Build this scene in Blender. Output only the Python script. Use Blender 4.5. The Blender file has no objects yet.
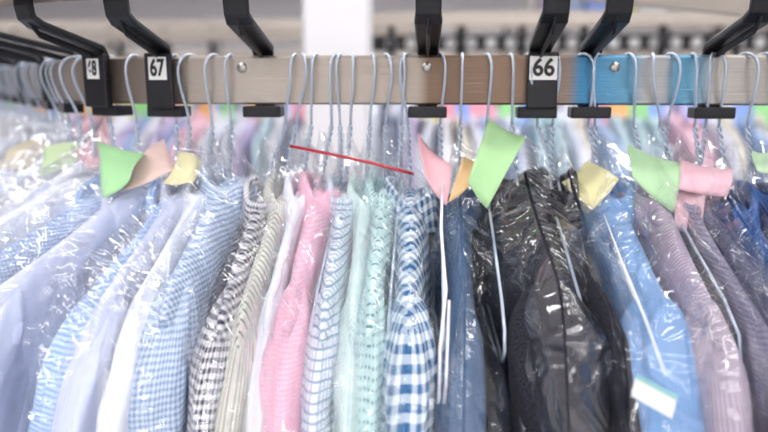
import bpy, math, random
import numpy as np
from mathutils import Vector, Matrix, Euler

random.seed(7)
RZ = 1.65           # rail centre height
D = 0.70            # camera distance to the rail
FPX = 700.0
sc = bpy.context.scene
col = sc.collection

# ------------------------------------------------------------------ camera
PITCH, YAW = math.radians(11.0), math.radians(3.6)
cam_d = bpy.data.cameras.new("camera")
cam = bpy.data.objects.new("camera", cam_d)
col.objects.link(cam)
cam.location = (0, -D, RZ)
cam.rotation_euler = Euler((math.pi/2-PITCH, 0, YAW), 'XYZ')
cam_d.sensor_width = 36
cam_d.lens = FPX/768*36
cam_d.clip_start = 0.02
cam_d.dof.use_dof = True
cam_d.dof.focus_distance = 0.60
cam_d.dof.aperture_fstop = 2.8
sc.camera = cam
RM = cam.rotation_euler.to_matrix()

def meas(px, py, y=0.0):
    """measured photo point -> place in the plane at depth y"""
    d = RM @ Vector(((px-384)/FPX, (216-py)/FPX, -1))
    t = (y+D)/d.y
    return Vector((0, -D, RZ)) + d*t

# ------------------------------------------------------------------ noise
def _h(i, j, k, seed):
    n = (i*374761393 + j*668265263 + k*1274126177 + seed*974634777) & 0xffffffff
    n = ((n ^ (n >> 13))*1103515245) & 0xffffffff
    n = n ^ (n >> 16)
    return (n & 0xffff)/65535.0
def vnoise(x, y, z, seed=0):
    x = np.asarray(x, float); y = np.asarray(y, float); z = np.asarray(z, float)
    x, y, z = np.broadcast_arrays(x, y, z)
    xi = np.floor(x).astype(np.int64); yi = np.floor(y).astype(np.int64); zi = np.floor(z).astype(np.int64)
    fx, fy, fz = x-xi, y-yi, z-zi
    fx = fx*fx*(3-2*fx); fy = fy*fy*(3-2*fy); fz = fz*fz*(3-2*fz)
    r = 0
    for dx in (0, 1):
        for dy in (0, 1):
            for dz in (0, 1):
                w = (fx if dx else 1-fx)*(fy if dy else 1-fy)*(fz if dz else 1-fz)
                r = r + w*_h(xi+dx, yi+dy, zi+dz, seed)
    return r*2-1
def ridge(x, y, z, seed=0):
    return 1-2*np.abs(vnoise(x, y, z, seed))

# ------------------------------------------------------------------ mesh builder
class MB:
    def __init__(s):
        s.v = []; s.n = 0; s.f = []; s.uv = []; s.m = []; s.c = []; s.sm = []
    def grid(s, P, mat=0, closed=False, uv=None, color=None, smooth=True):
        n, m, _ = P.shape
        base = s.n
        s.v.append(P.reshape(-1, 3)); s.n += n*m
        mm = m if closed else m-1
        for i in range(n-1):
            for j in range(mm):
                j2 = (j+1) % m
                s.f.append((base+i*m+j, base+i*m+j2, base+(i+1)*m+j2, base+(i+1)*m+j))
                if uv is not None:
                    s.uv += [tuple(uv[i, j]), tuple(uv[i, j+1]), tuple(uv[i+1, j+1]), tuple(uv[i+1, j])]
                else:
                    s.uv += [(0, 0)]*4
                s.m.append(mat); s.c.append(color or (1, 1, 1)); s.sm.append(smooth)
    def poly(s, pts, faces, mat=0, color=None, smooth=False):
        base = s.n
        s.v.append(np.array(pts, float)); s.n += len(pts)
        for f in faces:
            s.f.append(tuple(base+i for i in f)); s.uv += [(0, 0)]*len(f)
            s.m.append(mat); s.c.append(color or (1, 1, 1)); s.sm.append(smooth)
    def box(s, x0, x1, y0, y1, z0, z1, mat=0, color=None, xf=None):
        p = [(x, y, z) for x in (x0, x1) for y in (y0, y1) for z in (z0, z1)]
        if xf is not None: p = [tuple(xf(Vector(q))) for q in p]
        s.poly(p, [(0, 1, 3, 2), (4, 6, 7, 5), (0, 4, 5, 1), (2, 3, 7, 6), (0, 2, 6, 4), (1, 5, 7, 3)], mat, color)
    def tube(s, pts, r, seg=8, mat=0, color=None, cap=True):
        pts = [Vector(p) for p in pts]; n = len(pts)
        rr = r if hasattr(r, '__len__') else [r]*n
        P = np.zeros((n, seg, 3)); up = None
        for i in range(n):
            t = (pts[min(i+1, n-1)]-pts[max(i-1, 0)]).normalized()
            if up is None:
                up = t.orthogonal().normalized()
            up = (up - t*up.dot(t)).normalized(); w = t.cross(up)
            for k in range(seg):
                a = 2*math.pi*k/seg
                P[i, k] = pts[i]+(up*math.cos(a)+w*math.sin(a))*rr[i]
        b0 = s.n
        s.grid(P, mat, True, color=color)
        if cap:
            for row, rev in ((0, True), (n-1, False)):
                idx = [b0+row*seg+k for k in range(seg)]
                if rev: idx = idx[::-1]
                s.f.append(tuple(idx)); s.uv += [(0, 0)]*seg; s.m.append(mat); s.c.append(color or (1, 1, 1)); s.sm.append(False)
    def build(s, name, mats, parent=None, xf=None, usecol=False):
        V = np.concatenate(s.v)
        if xf is not None:
            M = np.array(xf); V = V@M[:3, :3].T+M[:3, 3]
        me = bpy.data.meshes.new(name)
        me.from_pydata(V.tolist(), [], s.f)
        uvl = me.uv_layers.new(name="UVMap")
        uvl.data.foreach_set("uv", np.array(s.uv, float).ravel())
        me.polygons.foreach_set("material_index", s.m)
        me.polygons.foreach_set("use_smooth", s.sm)
        if usecol:
            ca = me.color_attributes.new("Col", 'FLOAT_COLOR', 'CORNER')
            arr = []
            for f, c in zip(s.f, s.c): arr += [c[0], c[1], c[2], 1.0]*len(f)
            ca.data.foreach_set("color", arr)
        for m in mats: me.materials.append(m)
        me.update()
        o = bpy.data.objects.new(name, me); col.objects.link(o)
        if parent: o.parent = parent
        return o

# ------------------------------------------------------------------ materials
def newmat(name):
    m = bpy.data.materials.new(name); m.use_nodes = True
    nt = m.node_tree; b = nt.nodes["Principled BSDF"]
    return m, nt, b
def N(nt, t, **kw):
    n = nt.nodes.new(t)
    for k, v in kw.items():
        setattr(n, k, v)
    return n
def mth(nt, op, a, b=None, c=None):
    n = nt.nodes.new("ShaderNodeMath"); n.operation = op
    for i, q in enumerate((a, b, c)):
        if q is None: continue
        if hasattr(q, "node"): nt.links.new(q, n.inputs[i])
        else: n.inputs[i].default_value = q
    return n.outputs[0]
def mixc(nt, fac, a, b):
    n = nt.nodes.new("ShaderNodeMix"); n.data_type = 'RGBA'
    for s, q in ((n.inputs[0], fac), (n.inputs[6], a), (n.inputs[7], b)):
        if hasattr(q, "node"): nt.links.new(q, s)
        elif isinstance(q, (tuple, list)): s.default_value = (*q[:3], 1)
        else: s.default_value = q
    return n.outputs[2]
def simple(name, c, rough=0.5, metal=0.0, nscale=None, namt=0.08, coat=0):
    m, nt, b = newmat(name)
    b.inputs["Roughness"].default_value = rough; b.inputs["Metallic"].default_value = metal
    b.inputs["Coat Weight"].default_value = coat
    tc = N(nt, "ShaderNodeTexCoord"); no = N(nt, "ShaderNodeTexNoise"); no.inputs["Scale"].default_value = nscale or 20
    nt.links.new(tc.outputs["Object"], no.inputs["Vector"])
    dark = tuple(x*(1-namt*2) for x in c); lite = tuple(min(1, x*(1+namt)) for x in c)
    nt.links.new(mixc(nt, no.outputs["Fac"], dark, lite), b.inputs["Base Color"])
    return m

def fabric(name, kind, base, c2=None, p=0.008, w=0.5, rough=0.85):
    m, nt, b = newmat(name)
    b.inputs["Roughness"].default_value = rough
    b.inputs["Sheen Weight"].default_value = 0.03
    b.inputs["Specular IOR Level"].default_value = 0.2
    uv = N(nt, "ShaderNodeUVMap"); sx = N(nt, "ShaderNodeSeparateXYZ"); nt.links.new(uv.outputs[0], sx.inputs[0])
    u, v = sx.outputs[0], sx.outputs[1]
    def stripe(q, p, w, off=0.0):
        fr = mth(nt, 'FRACT', mth(nt, 'ADD', mth(nt, 'DIVIDE', q, p), off+100))
        return mth(nt, 'LESS_THAN', fr, w)
    if kind == 'solid': colr = base
    elif kind == 'gingham':
        f = mth(nt, 'MULTIPLY', mth(nt, 'ADD', stripe(u, p, w), stripe(v, p, w)), 0.5)
        colr = mixc(nt, f, base, c2)
    elif kind == 'stripe':
        colr = mixc(nt, stripe(u, p, w), base, c2)
    elif kind == 'grid':
        f = mth(nt, 'MAXIMUM', stripe(u, p, w), stripe(v, p, w)); colr = mixc(nt, f, base, c2)
    elif kind == 'dots':
        fu = mth(nt, 'SUBTRACT', mth(nt, 'FRACT', mth(nt, 'ADD', mth(nt, 'DIVIDE', u, p), 100)), 0.5)
        fv = mth(nt, 'SUBTRACT', mth(nt, 'FRACT', mth(nt, 'ADD', mth(nt, 'DIVIDE', v, p), 100)), 0.5)
        d2 = mth(nt, 'ADD', mth(nt, 'MULTIPLY', fu, fu), mth(nt, 'MULTIPLY', fv, fv))
        colr = mixc(nt, mth(nt, 'LESS_THAN', d2, w), base, c2)
    elif kind == 'tweed':
        no = N(nt, "ShaderNodeTexNoise"); no.inputs["Scale"].default_value = 700; no.inputs["Detail"].default_value = 3
        nt.links.new(uv.outputs[0], no.inputs["Vector"])
        cr = N(nt, "ShaderNodeValToRGB"); cr.color_ramp.elements[0].position = .35; cr.color_ramp.elements[1].position = .7
        nt.links.new(no.outputs["Fac"], cr.inputs[0]); colr = mixc(nt, cr.outputs[0], base, c2)
    if isinstance(colr, tuple): b.inputs["Base Color"].default_value = (*colr, 1)
    else: nt.links.new(colr, b.inputs["Base Color"])
    nz = N(nt, "ShaderNodeTexNoise"); nz.inputs["Scale"].default_value = 28; nz.inputs["Detail"].default_value = 4
    nt.links.new(uv.outputs[0], nz.inputs["Vector"])
    bp = N(nt, "ShaderNodeBump"); bp.inputs["Strength"].default_value = 0.5; bp.inputs["Distance"].default_value = 0.007
    nt.links.new(nz.outputs["Fac"], bp.inputs["Height"]); nt.links.new(bp.outputs[0], b.inputs["Normal"])
    return m

F = dict(
 white=fabric("white_cotton", 'stripe', (.80, .82, .88), (.74, .77, .86), .004, .5),
 lilac=fabric("lilac_cotton", 'solid', (.62, .66, .83)),
 bluecheck=fabric("blue_microcheck", 'gingham', (.60, .71, .89), (.15, .32, .68), .0034, .5),
 lavender=fabric("lavender_cotton", 'stripe', (.66, .70, .86), (.56, .62, .83), .003, .5),
 greyblue=fabric("greyblue_check", 'gingham', (.64, .72, .84), (.20, .31, .52), .0044, .5),
 blackg=fabric("black_gingham", 'gingham', (.80, .79, .82), (.010, .010, .04), .0060, .5),
 beige=fabric("beige_green_stripe", 'stripe', (.74, .73, .65), (.20, .25, .17), .0068, .24),
 pink=fabric("pink_cotton", 'grid', (.86, .40, .54), (.84, .56, .67), .003, .3),
 palecheck=fabric("pale_check", 'grid', (.72, .77, .83), (.26, .36, .50), .0060, .24),
 mint=fabric("mint_stripe", 'stripe', (.70, .81, .79), (.52, .69, .67), .004, .4),
 mintdots=fabric("mint_dots", 'dots', (.54, .73, .72), (.08, .22, .28), .0065, .04),
 blueg=fabric("blue_gingham", 'gingham', (.78, .86, .91), (.012, .11, .28), .0110, .5),
 slate=fabric("slate_denim", 'tweed', (.045, .08, .15), (.10, .165, .28)),
 dark=fabric("charcoal_tweed", 'tweed', (.003, .003, .007), (.036, .036, .048)),
 dark2=fabric("dark_grey_wool", 'tweed', (.006, .006, .012), (.026, .027, .038)),
 blue=fabric("sky_blue_cotton", 'stripe', (.17, .31, .56), (.22, .37, .62), .002, .5),
 mauve=fabric("mauve_stripe", 'stripe', (.42, .35, .42), (.29, .24, .31), .0038, .45),
 greymauve=fabric("grey_mauve_cotton", 'gingham', (.32, .30, .38), (.17, .16, .24), .0035, .5),
 navy=fabric("navy_cotton", 'stripe', (.010, .024, .08), (.03, .05, .14), .005, .3),
 midblue=fabric("mid_blue_cotton", 'stripe', (.02, .08, .27), (.06, .15, .38), .004, .5),
)
M_button = simple("pearl_button", (.85, .85, .86), .3)
M_wire = simple("painted_hanger_wire", (.50, .57, .68), .3, .35, 60, coat=.4)
M_whitewire = simple("white_plastic_coated_wire", (.85, .85, .88), .35)
M_black = simple("black_bracket_steel", (.010, .010, .013), .38, .2, 40)
M_screw = simple("screw_steel", (.5, .48, .45), .3, 1)
M_red = simple("red_plastic", (.50, .012, .035), .25, 0, coat=.6)

def film_mat(name, haze, strength, scale, base):
    m, nt, b = newmat(name); nt.nodes.remove(b)
    out = nt.nodes["Material Output"]
    mp = N(nt, "ShaderNodeMapping")
    uv = N(nt, "ShaderNodeUVMap"); nt.links.new(uv.outputs[0], mp.inputs[0])
    mp.inputs["Scale"].default_value = (1.0, .34, 1); mp.inputs["Rotation"].default_value = (0, 0, .35)
    n1 = N(nt, "ShaderNodeTexNoise"); n1.inputs["Scale"].default_value = scale; n1.inputs["Detail"].default_value = 2; n1.inputs["Distortion"].default_value = 1.2
    n1.noise_type = 'RIDGED_MULTIFRACTAL'
    nt.links.new(mp.outputs[0], n1.inputs["Vector"])
    n2 = N(nt, "ShaderNodeTexNoise"); n2.inputs["Scale"].default_value = scale*.6; n2.inputs["Detail"].default_value = 2; n2.inputs["Distortion"].default_value = 2
    nt.links.new(uv.outputs[0], n2.inputs["Vector"])
    h = mth(nt, 'ADD', mth(nt, 'MULTIPLY', n1.outputs["Fac"], .5), n2.outputs["Fac"])
    bp = N(nt, "ShaderNodeBump"); bp.inputs["Strength"].default_value = strength; bp.inputs["Distance"].default_value = 0.026
    nt.links.new(h, bp.inputs["Height"])
    gl = N(nt, "ShaderNodeBsdfGlossy"); gl.inputs["Roughness"].default_value = .075; gl.inputs["Color"].default_value = (1, 1, 1, 1)
    nt.links.new(bp.outputs[0], gl.inputs["Normal"])
    df = N(nt, "ShaderNodeBsdfDiffuse"); df.inputs["Color"].default_value = (.90, .92, .97, 1); nt.links.new(bp.outputs[0], df.inputs["Normal"])
    tr = N(nt, "ShaderNodeBsdfTransparent"); tr.inputs["Color"].default_value = (.99, .99, .995, 1)
    lw = N(nt, "ShaderNodeLayerWeight"); lw.inputs["Blend"].default_value = .18; nt.links.new(bp.outputs[0], lw.inputs["Normal"])
    fz = mth(nt, 'MULTIPLY', lw.outputs["Facing"], .34)
    fac = mth(nt, 'ADD', fz, base)
    m1 = N(nt, "ShaderNodeMixShader"); m1.inputs[0].default_value = haze
    nt.links.new(tr.outputs[0], m1.inputs[1]); nt.links.new(df.outputs[0], m1.inputs[2])
    m2 = N(nt, "ShaderNodeMixShader"); nt.links.new(fac, m2.inputs[0])
    nt.links.new(m1.outputs[0], m2.inputs[1]); nt.links.new(gl.outputs[0], m2.inputs[2])
    nt.links.new(m2.outputs[0], out.inputs[0])
    return m
M_film = film_mat("clear_plastic_film", .008, 1.0, 20, .085)
M_film2 = film_mat("hazy_plastic_film", .06, 1.0, 18, .085)

# ------------------------------------------------------------------ rail path
S0, RA, AMAX = -0.245, 0.20, math.radians(52)
def path(s):
    if s >= S0: return Vector((s, 0, 0)), 0.0
    q = S0-s; L = RA*AMAX
    if q <= L:
        a = q/RA; return Vector((S0-RA*math.sin(a), RA*(1-math.cos(a)), 0)), a
    e = Vector((S0-RA*math.sin(AMAX), RA*(1-math.cos(AMAX)), 0))
    return e+Vector((-math.cos(AMAX), math.sin(AMAX), 0))*(q-L), AMAX
def frame(s, extra=0.0):
    p, a = path(s)
    t = Vector((math.cos(a), -math.sin(a), 0)); n = Vector((-math.sin(a), -math.cos(a), 0))
    R = Matrix.Rotation(extra, 3, 'Z'); n = R@n; t = R@t
    M = Matrix.Identity(4)
    for i in range(3):
        M[i][0] = n[i]; M[i][1] = t[i]; M[i][2] = (0, 0, 1)[i]; M[i][3] = p[i]
    M[2][3] += RZ
    return M         # local (a outward, b along rail, z)
def s_at(px, py=62):
    r = meas(px, py).x/D
    lo, hi = -1.2, 1.6
    for _ in range(50):
        m = (lo+hi)/2; p, _a = path(m)
        if p.x/(p.y+D) < r: lo = m
        else: hi = m
    return (lo+hi)/2

def sweep(mb, prof, ss, aoff=0, zoff=0, mat=0):
    P = np.zeros((len(ss), len(prof), 3))
    for i, s in enumerate(ss):
        M = frame(s)
        for k, (a, z) in enumerate(prof):
            P[i, k] = M@Vector((a+aoff, 0, z+zoff))
    mb.grid(P, mat, True, smooth=False)
ss = [x for x in np.concatenate([np.linspace(-2.0, S0-RA*AMAX, 6), np.linspace(S0-RA*AMAX, S0, 24)[1:], np.linspace(S0, 1.3, 10)[1:]])]

# rail material
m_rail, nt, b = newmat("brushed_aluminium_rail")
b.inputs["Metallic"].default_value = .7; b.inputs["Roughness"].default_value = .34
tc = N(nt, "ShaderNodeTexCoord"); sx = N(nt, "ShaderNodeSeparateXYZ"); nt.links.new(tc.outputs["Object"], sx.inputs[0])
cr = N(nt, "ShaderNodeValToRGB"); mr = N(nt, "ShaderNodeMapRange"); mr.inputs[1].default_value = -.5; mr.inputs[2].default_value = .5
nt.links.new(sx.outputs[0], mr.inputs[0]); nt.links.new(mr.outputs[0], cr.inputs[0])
stops = [(0, (.26, .21, .17)), (.22, (.28, .23, .19)), (.30, (.38, .34, .30)), (.40, (.42, .37, .32)), (.49, (.36, .31, .26)), (.50, (.17, .115, .08)), (.60, (.25, .17, .12)), (.635, (.22, .17, .14)), (.645, (.05, .20, .36)), (.695, (.13, .30, .43)), (.705, (.38, .38, .38)), (.725, (.36, .36, .36)), (.735, (.10, .30, .45)), (.755, (.18, .36, .48)), (.77, (.42, .40, .37)), (1, (.36, .31, .27))]  # blue and brown bands: coloured reflections painted into the rail colour
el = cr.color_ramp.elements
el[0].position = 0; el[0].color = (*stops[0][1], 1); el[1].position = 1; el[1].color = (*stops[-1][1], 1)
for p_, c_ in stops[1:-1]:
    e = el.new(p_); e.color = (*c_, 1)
nz = N(nt, "ShaderNodeTexNoise"); mp = N(nt, "ShaderNodeMapping"); mp.inputs["Scale"].default_value = (4, 4, 260)
nt.links.new(tc.outputs["Object"], mp.inputs[0]); nt.links.new(mp.outputs[0], nz.inputs["Vector"]); nz.inputs["Scale"].default_value = 3
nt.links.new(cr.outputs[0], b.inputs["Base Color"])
bp = N(nt, "ShaderNodeBump"); bp.inputs["Strength"].default_value = .35; bp.inputs["Distance"].default_value = .001
nt.links.new(nz.outputs["Fac"], bp.inputs["Height"]); nt.links.new(bp.outputs[0], b.inputs["Normal"])

conv = bpy.data.objects.new("garment_conveyor", None); col.objects.link(conv)
mb = MB()
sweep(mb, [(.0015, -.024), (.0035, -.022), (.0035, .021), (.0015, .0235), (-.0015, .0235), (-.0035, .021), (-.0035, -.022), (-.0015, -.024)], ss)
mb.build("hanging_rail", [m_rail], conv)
M_track = simple("beige_track_steel", (.50, .44, .38), .4, .3, 10)
mb = MB()
sweep(mb, [(.014, -.012), (.018, -.008), (.018, .03), (-.018, .03), (-.018, -.008), (-.014, -.012), (-.014, -.006), (.014, -.006)], ss, .088, .082)
mb.build("overhead_track", [M_track], conv)

# screws
mb = MB()
for px in (243, 427, 614):
    X = meas(px, 68).x
    prof = [(0.0, .0050), (.0005, .0050), (.0042, .0045), (.0050, .0035)]
    P = np.zeros((len(prof), 14, 3))
    for i, (r, y) in enumerate(prof):
        for j in range(14):
            a = 2*math.pi*j/14; P[i, j] = (X+r*math.cos(a), -y-.0004, RZ+.012+r*math.sin(a))
    mb.grid(P, 0, True)
mb.build("rail_screws", [M_screw], conv)

def bevel(o, w=.0015, seg=2):
    md = o.modifiers.new("bevel", 'BEVEL'); md.width = w; md.segments = seg; md.limit_method = 'ANGLE'
def arm(s, front, yaw=0.0, w=.022, foot=True, name="carrier_arm"):
    M = frame(s, yaw); mb = MB()
    a0 = .0085 if front else -.0085
    cl = [(a0, -.026), (a0, .024), (a0+.004, .031), (.078, .050), (.087, .056), (.089, .066), (.089, .16)]
    hw = [w*.45, w*.45, w*.5, w*.55, w*.5, w*.5, w*.5]; th = .0032
    P = np.zeros((len(cl), 4, 3))
    for i, (a, z) in enumerate(cl):
        p0 = cl[max(i-1, 0)]; p1 = cl[min(i+1, len(cl)-1)]
        t = Vector((p1[0]-p0[0], p1[1]-p0[1])).normalized(); nn = Vector((-t.y, t.x))
        for k, (sb, sn) in enumerate(((-1, -1), (1, -1), (1, 1), (-1, 1))):
            P[i, k] = M@Vector((a+nn.x*th*sn, hw[i]*sb, z+nn.y*th*sn))
    mb.grid(P, 0, True, smooth=False)
    mb.poly([P[-1, k] for k in range(4)], [(0, 1, 2, 3)]); mb.poly([P[0, k] for k in range(4)], [(3, 2, 1, 0)])
    g = [(a0, .018), (a0+.006, .026), (.076, .045), (.086, .054), (.086, .050), (.076, .038), (a0+.008, .020)]
    pp = [M@Vector((a, b_, z)) for b_ in (-.0015, .0015) for a, z in g]; k = len(g)
    mb.poly(pp, [tuple(range(k))[::-1], tuple(range(k, 2*k))]+[(i, (i+1) % k, k+(i+1) % k, k+i) for i in range(k)])
    if foot:
        mb.box(-.012, .010, -.019, .019, -.0365, -.0255, xf=lambda q: M@q)
    o = mb.build(name, [M_black], conv); bevel(o)
M_plate = simple("number_plate_white", (.82, .82, .80), .45)
M_ink = simple("number_ink", (.01, .01, .01), .5)
def number(s, txt, yaw, w=.026, h=.022, a=.016, z=.011, db=0.0, blackplate=True):
    M = frame(s, yaw)
    if blackplate:
        mb = MB(); mb.box(a-.004, a, -.0145+db, .0145+db, -.027, .026, xf=lambda q: M@q)
        o = mb.build("number_holder", [M_black], conv); bevel(o)
    mb = MB(); mb.box(a+.0003, a+.0013, -w/2+db, w/2+db, z-h/2, z+h/2, xf=lambda q: M@q)
    o = mb.build("number_card", [M_plate], conv); bevel(o, .0003, 1)
    c = bpy.data.curves.new("number_text", 'FONT'); c.body = txt; c.size = h*1.02; c.align_x = 'CENTER'; c.align_y = 'CENTER'
    c.extrude = .0002; c.offset = .0006
    t = bpy.data.objects.new("number_text", c); col.objects.link(t); c.materials.append(M_ink)
    T = Matrix.Identity(4)
    for i in range(3):
        T[i][0] = M[i][1]*(w/.028); T[i][1] = (0, 0, 1)[i]; T[i][2] = M[i][0]
    pos = M@Vector((a+.0018, db, z))
    for i in range(3): T[i][3] = pos[i]
    t.matrix_world = T; t.parent = conv
for px in (262, 428, 592, 716, 895, 1010): arm(s_at(px), False)
arm(s_at(538), True); arm(s_at(166), True)
number(s_at(541), "66", 0.0); number(s_at(167), "67", -.05, w=.019, a=.019)
sl = s_at(108)
for i in range(9):
    arm(sl-i*.105, i % 2 == 0)
number(s_at(107), "68", .15, w=.015, h=.020, a=.020)

# ------------------------------------------------------------------ hangers / garments / bags
NZ = -0.118      # neck height below rail centre (local z)
def ztop(a):
    a = np.abs(a)
    return NZ + .012*np.exp(-(a/.05)**2) - .36*np.clip(a-.045, 0, None) - .05*np.clip((a-.175)/.05, 0, None)**2

def hanger(s, s_neck, yaw, hyaw, name="wire_hanger", thick=.0014, dz=0.0):
    """hook over rail at s, neck at s_neck"""
    db = s_neck-s; mb = MB()
    r = .017; top = .0235+thick; cz = top-r
    ch, sh = math.cos(hyaw), math.sin(hyaw)
    pts = []
    for k in range(13):
        an = math.radians(-25+(205)*k/12)
        x = -math.cos(an)*r; z = cz+math.sin(an)*r
        pts.append((x*ch, x*sh, z))
    n0 = pts[-1]
    for k in range(1, 7):
        f = k/6; e = f*f*(3-2*f)
        pts.append((n0[0]*(1-e)+.002*e, n0[1]*(1-e)+db*.35*e, n0[2]+(-.045-n0[2])*f))
    end = pts[-1]
    mb.tube(pts, thick)
    NN = NZ+dz
    for ph in (0, math.pi):
        tp = []
        for k in range(40):
            f = k/39; an = ph+f*2*math.pi*4.5
            tp.append((end[0]*(1-f)+.0016*math.cos(an), end[1]+(db-end[1])*f+.0016*math.sin(an), -.044+(NN+.018+.044)*f))
        mb.tube(tp, thick*.85, 6)
    zt = NN+.018
    tri = [(0, db, zt), (.03, db, zt-.022), (.07, db, float(ztop(.07))-.010+dz), (.16, db, float(ztop(.16))-.010+dz), (.190, db, float(ztop(.19))-.012+dz),
           (.195, db, float(ztop(.195))-.022+dz), (.185, db, float(ztop(.2))-.028+dz)]
    tri2 = [(-x, y, z) for x, y, z in tri]
    mb.tube(tri+tri2[::-1][:-1]+[tri[0]], thick, 6)
    return mb.build(name, [M_wire], xf=frame(s, yaw))

def garment_geo(mb, T, seed, Lg=.72, W=.21, K=72, J=50, mat=0, color=None, sleeve=True, collar=True, buttons=True, swing=0.0, jacket=False):
    ph = np.linspace(0, 2*np.pi, K, endpoint=False)
    t = np.linspace(0, 1, J)**1.9
    c = np.cos(ph); sn = np.sin(ph)
    A = W*np.sign(c)*np.abs(c)**.85
    zt = ztop(A)
    Z = zt[None, :]+t[:, None]*(NZ-Lg-zt[None, :])
    d = (zt[None, :]-Z)
    tr = np.sqrt(1-(1-np.clip(d/(T*1.3+.004), 0, 1))**2)
    th = T*(tr*.85+.15*(1-np.exp(-d/.05)))*(.85+.25*np.clip(d/.3, 0, 1))
    Bb = np.sign(sn)*np.abs(sn)**.5*th
    fold = vnoise(A[None, :]*34+seed, Z*5+d*2, np.sign(sn)[None, :]*3+seed, seed)*.0065 + vnoise(A[None, :]*14+Z*9, Z*14, np.sign(sn)[None, :]*7, seed+3)*.005
    Bb = Bb + fold*(1-np.exp(-d/.04))*np.clip(np.abs(sn), 0, 1)*min(1, T/.014)
    Bb = Bb + swing*d
    Ax = A[None, :]*(1-.10*np.clip(d/.3, 0, 1))*(1+.02*np.sin(Z*20+seed))
    P = np.stack([Ax, Bb, Z], -1)
    U = np.broadcast_to(np.concatenate([np.where(sn >= -1e-9, A, 0.8-A), [0.8-A[0]]])[None, :], (J, K+1))
    Vv = np.concatenate([Z, Z[:, :1]], 1)
    mb.grid(P, mat, True, uv=np.stack([U, Vv], -1), color=color)
    if sleeve:
        JS, KS = (int(J*1.2), 40 if K > 40 else 14)
        for sd in (1, -1):
            f = np.linspace(0, 1, JS)**1.5
            ca = W*.80+(.050)*(1-np.exp(-f/.10))-.012*np.clip(f-.25, 0, 1)
            Ls = .56
            z0 = float(ztop(W*.80))-.0012
            cz = z0-.004-f*Ls
            ra = .046*np.sqrt(np.clip(1-(1-np.clip(f/.16, 0, 1))**2, 0.0, 1))*(1-.25*f)+.0005
            rb = (T*1.0+.001)*np.sqrt(np.clip(1-(1-np.clip(f/.075, 0, 1))**2, 0.0, 1))*(1-.1*f)+.0002
            q = np.linspace(0, 2*np.pi, KS, endpoint=False)
            cc, sq = np.cos(q), np.sin(q)
            AA = ca[:, None]+ra[:, None]*cc[None, :]
            BB = rb[:, None]*(np.sign(sq)*np.abs(sq)**.8)[None, :]
            ZZ = cz[:, None]-(.55*cc[None, :]*ra[:, None])*(1-np.clip(f*3, 0, 1))[:, None]
            w1 = vnoise(cc[None, :]*2.2+seed*1.7, sq[None, :]*2.2, ZZ*11+cc[None, :]*1.5, seed+9)
            w2 = ridge(cc[None, :]*1.6+seed, sq[None, :]*1.6, ZZ*26+cc[None, :]*2.0, seed+11)
            amp = (np.clip(f/.08, 0, 1))[:, None]
            AA = AA+amp*(w1*.008+w2*.0036)*cc[None, :]
            BB = BB+amp*(w1*.005+w2*.0026)*sq[None, :]*min(1.2, T/.012) + (swing*(NZ-ZZ)) + amp*.005*vnoise(0*ZZ+seed, 0*ZZ, ZZ*7, seed+2)
            P = np.stack([AA*sd, BB, ZZ], -1)
            uu = np.concatenate([q, [2*np.pi]])*.034
            U = np.broadcast_to(uu[None, :]+1.3+sd, (JS, KS+1)); Vv = np.concatenate([ZZ, ZZ[:, :1]], 1)
            mb.grid(P, mat, True, uv=np.stack([U, Vv], -1), color=color)
    if collar:
        KC = 56 if K > 40 else 16
        q = np.linspace(0, 2*np.pi, KC, endpoint=False)
        rbx = min(.026, T*1.0+.003); rax = .047
        fr = np.exp(-((q-np.pi/2)/.55)**2)
        fr2 = np.clip(1-np.abs(q-np.pi/2)/.12, 0, 1)
        rows = [(-.004, -.016, 0), (-.003, .002, 0), (-.004, .014, 0), (-.001, .018, 0), (.003, .015, 0), (.0055, .000, .3), (.0085, -.014, 1.0), (.0078, -.0155, 1.0), (.005, -.003, .4)]
        hh = 1.2 if jacket else 1.0
        P = np.zeros((len(rows), KC, 3))
        back = .010*np.clip(-np.sin(q), 0, 1)-.014*fr
        wob = vnoise(np.cos(q)*2+seed, np.sin(q)*2, 0*q, seed)*.004
        for i, (dr, dz, pt) in enumerate(rows):
            pz = pt*(-.022*fr*(1-.9*fr2))
            P[i, :, 0] = (rax+dr)*np.cos(q)*(1+wob*6)
            P[i, :, 1] = (rbx+dr*1.0)*np.sin(q)+wob*.6
            P[i, :, 2] = NZ+dz*hh+back*.9+pz-.012*np.abs(np.cos(q))**2+wob
        arc = np.concatenate([q, [2*np.pi]])*.05
        U = np.broadcast_to(arc[None, :], (len(rows), KC+1)); vv = np.array([r[1] for r in rows])
        mb.grid(P, mat, True, uv=np.stack([U, np.broadcast_to(vv[:, None], (len(rows), KC+1))], -1), color=color)
    if buttons:
        zz = np.linspace(NZ-.03, NZ-Lg+.02, 40)
        def bface(z):
            d_ = NZ-z; return T*(.85+.15*(1-math.exp(-d_/.05)))*(.85+.25*min(1, d_/.3))+swing*d_
        P = np.zeros((40, 4, 3))
        for i, z in enumerate(zz):
            bb = bface(z)
            for k, (aa, ex) in enumerate(((-.016, -.002), (-.0155, .0035), (.0155, .0035), (.016, -.002))):
                P[i, k] = (aa, bb+ex, z)
        mb.grid(P, mat, False, uv=np.stack([P[:, :, 0], P[:, :, 2]], -1), color=color)
        for z in np.arange(NZ-.05, NZ-Lg+.05, -.085):
            bb = bface(z)+.0038
            prof = [(0, .0016), (.003, .0014), (.0045, .002), (.0055, .001), (.0055, 0)]
            P = np.zeros((5, 12, 3))
            for i, (r, h) in enumerate(prof):
                for j in range(12):
                    an = 2*math.pi*j/12; P[i, j] = (r*math.cos(an), bb+h, z+r*math.sin(an))
            mb.grid(P, mat+1 if color is None else mat, True, color=color)

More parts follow.
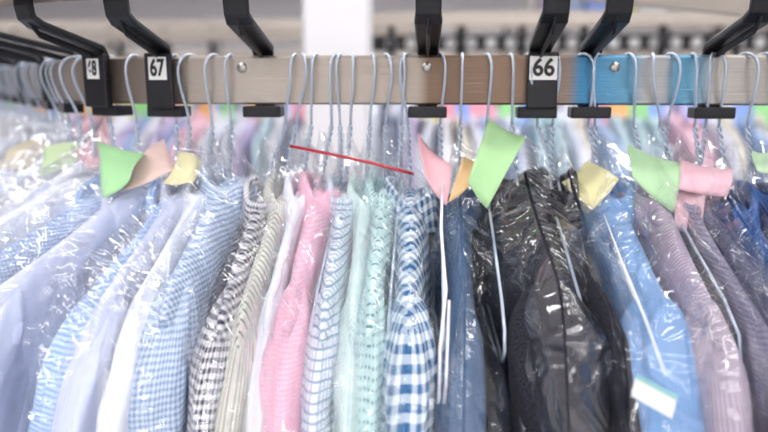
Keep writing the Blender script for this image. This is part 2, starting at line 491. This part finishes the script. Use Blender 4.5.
def bag(M, T, seed, mat, swing=0.0, W=.262, Lb=.80, K=140, J=130, wr=1.0):
    mb = MB()
    ph = np.linspace(0, 2*np.pi, K, endpoint=False)
    t = np.linspace(0, 1, J)**1.6
    c = np.cos(ph); sn = np.sin(ph)
    A = W*np.sign(c)*np.abs(c)**.9
    a_ = np.abs(A)
    zt = NZ+.020+.048*np.exp(-a_/.030)-.30*np.clip(a_-.045, 0, None)-.05*np.clip((a_-.20)/.05, 0, None)**2
    Z = zt[None, :]+t[:, None]*(NZ-Lb-zt[None, :])
    d = zt[None, :]-Z
    th = (T*1.25+.006)*(1-np.exp(-d/.03)) + .0015
    neck = np.exp(-(a_/.03)**2)[None, :]*np.exp(-d/.03)
    Bb = np.sign(sn)*np.abs(sn)**.45*th*(1-.3*neck)
    sg = np.sign(sn)[None, :]*5
    g = (A[None, :]*.9+Z*.5); h = (Z*.9-A[None, :]*.55*np.sign(seed % 2-.5))
    ang = np.arctan2(A[None, :]+0*Z, (NZ+.10-Z)); rad = np.hypot(A[None, :]+0*Z, NZ+.10-Z)
    w = (ridge(g*42+seed, h*12, sg, seed)*.0050 + ridge(g*16, h*40+seed, sg, seed+5)*.0042 + vnoise(A[None, :]*12, Z*12, sg+seed, seed+8)*.007
         + ridge(ang*6.5+seed, rad*7, sg, seed+12)*.0080*np.clip(rad/.1, 0, 1) + ridge(ang*3+Z*8, h*9, sg, seed+13)*.004)
    env = (1-np.exp(-d/.02))
    Bb = Bb+w*env*wr*np.clip(np.abs(sn)+.15, 0, 1)+swing*d
    Ax = A[None, :] + (ridge(Z*22+seed, sg+c[None, :]*2, 0*Z, seed+1)*.010+ridge(Z*47+sn[None, :]*3, sg+seed, 0*Z, seed+21)*.004+vnoise(Z*9, sg, 0*Z+seed, seed+4)*.010)*np.sign(c)[None, :]*np.clip(np.abs(c)-.5, 0, 1)*2*env
    P = np.stack([Ax, Bb+0*Z, Z], -1)
    U = np.concatenate([np.where(sn >= -1e-9, A, 0.9-A), [0.9-A[0]]])
    U = np.broadcast_to(U[None, :]+seed*.37, (J, K+1)); Vv = np.concatenate([Z, Z[:, :1]], 1)
    mb.grid(P, 0, True, uv=np.stack([U, Vv], -1))
    return mb.build("plastic_garment_bag", [mat], xf=M)

def hang(hook, neck, T, mat, seed, yaw=0.0, swing=0.0, hyaw=None, kind="dress_shirt", film=M_film, front=1, wr=1.0, W=.21):
    if hyaw is None: hyaw = random.uniform(-.5, .5)
    dz = random.uniform(-.008, .007)
    hanger(hook, neck, yaw, hyaw, dz=dz)
    mb = MB()
    garment_geo(mb, T, seed, swing=swing*front, W=W*random.uniform(.95, 1.03), jacket=(kind != "dress_shirt"))
    B = frame(hook, yaw)@Matrix.Translation((0, neck-hook, dz))
    M = B@Matrix.Rotation(math.pi, 4, 'Z') if front < 0 else B
    mb.build(kind, [F[mat], M_button], xf=M)
    bag(B, T, seed, film, swing, wr=wr)

def XN(px): return s_at(px, 190)
items = [  # hook px, neck px, half thickness, fabric, yaw, swing
 (135, 138, .014, 'lilac', -.06, -.02), (175, 168, .016, 'bluecheck', -.05, -.02), (190, 188, .013, 'lavender', -.03, 0), (214, 209, .013, 'white', 0, 0),
 (231, 230, .018, 'greyblue', .0, .0),
 (296, 266, .014, 'blackg', .02, 0), (303, 285, .011, 'beige', .02, 0), (316, 303, .010, 'white', .02, 0), (337, 322, .015, 'pink', .03, 0),
 (353, 346, .013, 'palecheck', .03, 0), (372, 366, .012, 'mint', .02, 0), (386, 385, .012, 'mintdots', .0, 0), (407, 410, .019, 'blueg', .0, 0),
 (462, 458, .015, 'slate', 0, 0), (510, 516, .033, 'dark', .02, .04), (527, 558, .011, 'dark2', .02, .05),
 (583, 600, .030, 'blue', .02, .03), (628, 646, .018, 'mauve', .0, .02), (652, 676, .010, 'greymauve', .0, .02),
 (692, 702, .018, 'navy', 0, .02), (715, 728, .014, 'midblue', 0, .0), (745, 754, .014, 'navy', 0, 0), (765, 780, .013, 'midblue', 0, 0),
 (800, 806, .014, 'mauve', 0, 0), (835, 838, .014, 'blue', 0, 0), (870, 872, .014, 'white', 0, 0), (905, 905, .014, 'navy', 0, 0)]
for i, (hp, npx, T, mt, yw, sw) in enumerate(items):
    k = "dress_shirt" if mt not in ('dark', 'dark2') else "tweed_jacket"
    if hp < 190: sk = s_at(hp); sn_ = sk+random.uniform(-.006, 0)
    else: sk = s_at(hp); sn_ = XN(npx)
    hang(sk, sn_, T, mt, 11+i*3, yaw=yw+random.uniform(-.02, .02), swing=sw, kind=k, film=M_film if (hp > 150) else M_film2, front=1 if hp < 428 else -1,
         wr=1.3 if hp > 430 else .9)
for px in (487, 555, 598, 670, 440, 340, 403, 712):   # further hangers sharing a bag
    hanger(s_at(px), s_at(px)+random.uniform(-.004, .004), 0, random.uniform(-.5, .5))
lefts = ['bluecheck', 'white', 'lilac', 'white', 'lavender', 'white', 'lilac', 'bluecheck', 'white', 'lavender', 'white', 'bluecheck', 'white', 'lilac', 'white', 'pink', 'white', 'lavender', 'white', 'bluecheck', 'white', 'white', 'lilac', 'white', 'bluecheck']
s = s_at(135)-.035
for i, mt in enumerate(lefts):
    hang(s, s+random.uniform(-.004, .004), .014, mt, 131+i*5, yaw=random.uniform(-.06, .06), film=M_film2, wr=1.3)
    s -= random.uniform(.030, .044)

# ------------------------------------------------------------------ paper tags
def tag(corners, c, ys, name="paper_tag", bend=.004):
    c = tuple(x*.82+.09 for x in c)
    m = simple("paper_"+str(len(bpy.data.materials)), c, .8, 0, 30, .04)
    q = [meas(px, py, y) for (px, py), y in zip(corners, ys)]
    n = 9; mb = MB(); P = np.zeros((n, n, 3))
    nrm = (q[1]-q[0]).cross(q[3]-q[0]).normalized()
    for i in range(n):
        for j in range(n):
            u, v = i/(n-1), j/(n-1)
            p = q[0]*(1-u)*(1-v)+q[1]*u*(1-v)+q[2]*u*v+q[3]*(1-u)*v
            p = p+nrm*bend*(math.sin(math.pi*u)+.6*math.sin(5*v+u*2))
            P[i, j] = p
    mb.grid(P)
    o = mb.build(name, [m])
    sd = o.modifiers.new("thick", 'SOLIDIFY'); sd.thickness = .0004
tag([(418, 133), (452, 163), (447, 205), (424, 176)], (.82, .40, .46), (-.03, -.04, -.07, -.06))
tag([(463, 156), (488, 158), (470, 184), (448, 204)], (.82, .52, .22), (-.03, -.03, -.06, -.07))
tag([(489, 118), (527, 136), (487, 208), (468, 182)], (.36, .66, .28), (-.03, -.04, -.08, -.07))
tag([(562, 182), (586, 160), (619, 178), (592, 211)], (.74, .69, .34), (-.02, -.01, -.04, -.05))
tag([(628, 144), (682, 162), (674, 212), (632, 178)], (.42, .68, .36), (-.02, -.03, -.06, -.04))
tag([(682, 160), (734, 168), (728, 196), (676, 190)], (.80, .46, .54), (-.03, -.03, -.045, -.045))
tag([(676, 190), (706, 188), (700, 236), (674, 228)], (.80, .50, .56), (-.04, -.04, -.06, -.06))
tag([(752, 150), (776, 148), (775, 170), (756, 172)], (.50, .72, .44), (-.02, -.02, -.04, -.04))
tag([(97, 141), (144, 152), (128, 180), (103, 199)], (.32, .66, .28), (.0, -.02, -.05, -.05))
tag([(120, 191), (133, 164), (163, 138), (174, 172)], (.80, .56, .50), (-.04, -.02, .0, -.03))
tag([(163, 183), (178, 150), (200, 158), (194, 184)], (.78, .72, .40), (-.05, -.02, -.02, -.05))
tag([(36, 176), (42, 146), (82, 142), (74, 166)], (.56, .72, .40), (.04, .06, .06, .04))
tag([(-5, 165), (8, 148), (48, 138), (32, 170)], (.58, .50, .32), (.10, .14, .14, .10))
tag([(74, 152), (104, 116), (116, 150), (92, 172)], (.80, .46, .52), (.04, .06, .04, .02))

# red strip, white wire, label
mb = MB(); mb.tube([meas(290, 146, -.034), meas(330, 154, -.032), meas(372, 163, -.032), (meas(414, 174, -.034))], .0016, 8)
mb.build("red_plastic_stick", [M_red])
mb = MB(); mb.tube([meas(443, 168, -.02), meas(441, 230, -.14), meas(446, 290, -.20), meas(440, 350, -.22), meas(439, 412, -.22), meas(443, 418, -.222), meas(446, 385, -.222), meas(449, 300, -.20)], .0012, 8)
mb.build("white_hanger_wire_loop", [M_whitewire])
mb = MB(); Y = -.262
cn = [meas(636, 374, Y), meas(678, 396, Y), meas(672, 419, Y), meas(631, 396, Y)]
up = (cn[0]-cn[3])
mb.poly([tuple(q) for q in cn], [(3, 2, 1, 0)])
mb.poly([tuple(q-Vector((0, .0006, 0))) for q in (cn[0], cn[1], cn[1]-up*.16, cn[0]-up*.16)], [(3, 2, 1, 0)], 1)
o = mb.build("garment_label_card", [simple("label_white_card", (.78, .80, .80), .6), simple("label_teal_edge", (.25, .56, .54), .6)])
sd = o.modifiers.new("thick", 'SOLIDIFY'); sd.thickness = .0005
mb = MB(); mb.tube([meas(604, 215, -.07), meas(622, 262, -.17), meas(645, 318, -.235), meas(666, 376, -.262)], .0008, 6)
mb.build("label_string", [M_whitewire])

# ------------------------------------------------------------------ room
M_wall = simple("white_wall_paint", (.84, .82, .83), .8, 0, 3, .02)
M_ceil = simple("ceiling_tiles", (.86, .84, .85), .9, 0, 3, .02)
M_floor = simple("pale_vinyl_floor", (.70, .68, .69), .4, 0, 2, .05)
def boxobj(name, x0, x1, y0, y1, z0, z1, m, parent=None, bv=0):
    mb = MB(); mb.box(x0, x1, y0, y1, z0, z1); o = mb.build(name, [m], parent)
    if bv: bevel(o, bv)
    return o
boxobj("floor", -6, 6, -4, 9, -.1, 0, M_floor); boxobj("ceiling", -6, 6, -4, 9, 2.75, 2.85, M_ceil)
boxobj("wall_back", -6, 6, 9, 9.1, 0, 2.75, M_wall); boxobj("wall_left", -6.1, -6, -4, 9, 0, 2.75, M_wall)
boxobj("wall_right", 6, 6.1, -4, 9, 0, 2.75, M_wall); boxobj("wall_front", -6, 6, -4.1, -4, 0, 2.75, M_wall)
cx = meas(338, 80, 1.0).x
boxobj("support_column", cx-.075, cx+.075, .95, 1.10, 0, 2.75, M_wall, bv=.01)

m_em, nt, b = newmat("fluorescent_tube_glow")
b.inputs["Emission Color"].default_value = (1, .99, .98, 1); b.inputs["Emission Strength"].default_value = 9
def lamp(x, y, E, L=1.3, W=.08, rot=0, z=2.70):
    p = bpy.data.objects.new("fluorescent_light_fixture", None); col.objects.link(p)
    p.matrix_world = Matrix.Translation((x, y, z))@Matrix.Rotation(rot, 4, 'Z')
    mb = MB(); mb.box(-L/2, L/2, -W/2, W/2, 0, .05); mb.build("housing", [M_wall], p)
    mb = MB()
    for dy in (-W*.25, W*.25): mb.tube([(-L/2+.03, dy, -.02), (L/2-.03, dy, -.02)], .014, 10)
    mb.build("tubes", [m_em], p)
    ld = bpy.data.lights.new("lamp", 'AREA'); ld.shape = 'RECTANGLE'; ld.size = L; ld.size_y = W; ld.energy = E; ld.color = (.98, .985, 1)
    l = bpy.data.objects.new("lamp", ld); col.objects.link(l); l.parent = p; l.location = (0, 0, -.045)
for (x, y) in ((-1.6, -1.5), (0, -1.5), (1.6, -1.5), (-.9, -.55), (.9, -.55), (-1.7, .6), (0.3, .6), (1.9, .6)):
    lamp(x, y, 6.4)  # the row behind the camera is unseen, added as frontal fill
for (x, y) in ((-1.6, -2.4), (0, -2.4), (1.6, -2.4), (-1.6, -3.3), (0, -3.3), (1.6, -3.3)):
    lamp(x, y, 7.5)  # unseen extra rows behind the camera, added for highlights on the film
for (x, y) in ((-2.4, 2.2), (0, 2.2), (2.4, 2.2), (-2.4, 4), (0, 4), (2.4, 4), (-2.4, 6.2), (0, 6.2), (2.4, 6.2), (-4.5, 3), (4.5, 3)):
    lamp(x, y, 19)
w = bpy.data.worlds.new("world"); sc.world = w; w.use_nodes = True
w.node_tree.nodes["Background"].inputs[0].default_value = (1, 1, 1, 1); w.node_tree.nodes["Background"].inputs[1].default_value = .6

# ------------------------------------------------------------------ background rows
m_bg, nt, b = newmat("bagged_clothes_cloth")
ca = N(nt, "ShaderNodeVertexColor"); ca.layer_name = "Col"; nt.links.new(ca.outputs[0], b.inputs["Base Color"])
b.inputs["Roughness"].default_value = .5; b.inputs["Coat Weight"].default_value = .5; b.inputs["Coat Roughness"].default_value = .2
pal = [(.76, .78, .88), (.74, .74, .81), (.42, .55, .80), (.70, .73, .82), (.82, .52, .62), (.52, .68, .74), (.76, .71, .60), (.28, .40, .66), (.80, .80, .86), (.14, .18, .28), (.58, .50, .72)]
tp = [(.3, .7, .25), (.9, .35, .45), (.9, .8, .25), (.9, .45, .15), (.25, .4, .9)]
def row(y, zr, x0, x1, step, seed, ang=0.0, discs=False):
    r = random.Random(seed)
    e = bpy.data.objects.new("clothes_conveyor_row", None); col.objects.link(e)
    mb = MB(); mw = MB(); mk = MB()
    x = x0; n = 0
    B = Matrix.Translation((0, y, zr))@Matrix.Rotation(ang, 4, 'Z')
    while x < x1:
        c = r.choice(pal); g = MB()
        garment_geo(g, .018, r.randint(1, 999), K=24, J=12, color=c, buttons=False)
        L = B@Matrix.Translation((x, 0, 0))@Matrix.Rotation(-math.pi/2+r.uniform(-.15, .15), 4, 'Z')
        V = np.concatenate(g.v); Mx = np.array(L); V = V@Mx[:3, :3].T+Mx[:3, 3]
        base = mb.n; mb.v.append(V); mb.n += len(V)
        mb.f += [tuple(i+base for i in f) for f in g.f]; mb.uv += g.uv; mb.m += g.m; mb.c += g.c; mb.sm += g.sm
        pts = [L@Vector(p) for p in ((-.014, 0, .005), (-.012, 0, .02), (0, 0, .026), (.013, 0, .018), (.014, 0, -.005), (0, 0, -.05), (0, 0, -.12))]
        mw.tube(pts, .002, 5)
        if n % 4 == 0:
            mk.tube([L@Vector(p) for p in ((-.01, 0, -.03), (-.01, 0, .03), (.05, 0, .07), (.05, 0, .16))], .012, 6)
        n += 1
        if r.random() < .55:
            tc_ = r.choice(tp); h = r.uniform(.05, .09)
            mb.poly([L@Vector(p) for p in ((.02, -.03, -.05), (.03, .03, -.06), (.05, .025, -.06-h), (.04, -.03, -.05-h))], [(0, 1, 2, 3)], 0, tc_)
        x += step*r.uniform(.7, 1.4)
    mb.build("bagged_clothes", [m_bg], e, usecol=True); mw.build("hanger_hooks", [M_wire], e)
    mk.build("carrier_arms", [M_black], e)
    rb = MB(); rb.box(x0-.2, x1+.2, -.004, .004, -.024, .024, xf=lambda q: B@q)
    rb.box(x0-.2, x1+.2, -.07, -.03, .16, .20, xf=lambda q: B@q)
    rb.build("rail", [M_track], e)
    if discs:
        cb = MB(); cb.box(x0-.2, x1+.2, -.01, .01, .088, .136, xf=lambda q: B@q); cb.build("chain_bar", [M_black], e)
        db = MB(); x = x0
        while x < x1:
            P = np.zeros((3, 12, 3))
            for i, (rr, yy) in enumerate(((.0005, -.014), (.016, -.014), (.018, -.009))):
                for j in range(12):
                    an = 2*math.pi*j/12; P[i, j] = B@Vector((x+rr*math.cos(an), yy, .112+rr*math.sin(an)))
            db.grid(P, 0, True); x += .062  # white discs stand in for bright background showing through rail perforations
        db.build("bright_hole_discs", [M_plate], e)
row(1.55, RZ+.0, -.12, 2.6, .05, 5, discs=True)
row(1.9, RZ-.02, -2.6, -.25, .05, 6, -.1)
row(3.0, RZ+.10, -3.6, 3.6, .06, 7)
row(4.6, RZ+.2, -4.6, 4.6, .08, 8)
mb = MB(); p0 = meas(560, -10, .45); p1 = meas(800, 12, .20)
dv = (p1-p0); up = Vector((0, 0, .012)); sd = dv.cross(Vector((0, 0, 1))).normalized()*.012
mb.poly([p0-up-sd, p0-up+sd, p0+up+sd, p0+up-sd, p1-up-sd, p1-up+sd, p1+up+sd, p1+up-sd], [(3, 2, 1, 0), (4, 5, 6, 7), (0, 1, 5, 4), (1, 2, 6, 5), (2, 3, 7, 6), (3, 0, 4, 7)])
o = mb.build("track_crossbar", [M_track], conv); bevel(o, .003)
# ducts near the ceiling, coloured cartons on a far shelf
M_duct = simple("galvanised_duct", (.42, .38, .36), .5, .4, 5)
for k, (yy, zz) in enumerate(((2.4, 2.18), (3.6, 2.36), (5.4, 2.5))):
    mb = MB(); mb.tube([(-5.8, yy, zz), (5.8, yy+.3, zz)], .07, 14); mb.build("ceiling_duct", [M_duct])
sh = bpy.data.objects.new("storage_shelf", None); col.objects.link(sh)
mb = MB()
for z in (1.3, 1.75, 2.15): mb.box(.9, 4.2, 5.6, 6.0, z, z+.03)
for x in (.9, 2.5, 4.17): mb.box(x, x+.03, 5.6, 6.0, 0, 2.4)
mb.build("shelf_frame", [M_duct], sh)
mb = MB(); r = random.Random(3); x = .95
while x < 4.0:
    wd = r.uniform(.12, .25)
    for z in (1.78, 2.18): mb.box(x, x+wd, 5.65, 5.9, z+.001, z+r.uniform(.12, .26), 0, r.choice(tp+pal))
    x += wd+r.uniform(.02, .12)
mb.build("cartons", [m_bg], sh, usecol=True)

sc.view_settings.view_transform = 'Standard'
sc.view_settings.exposure = 0.0
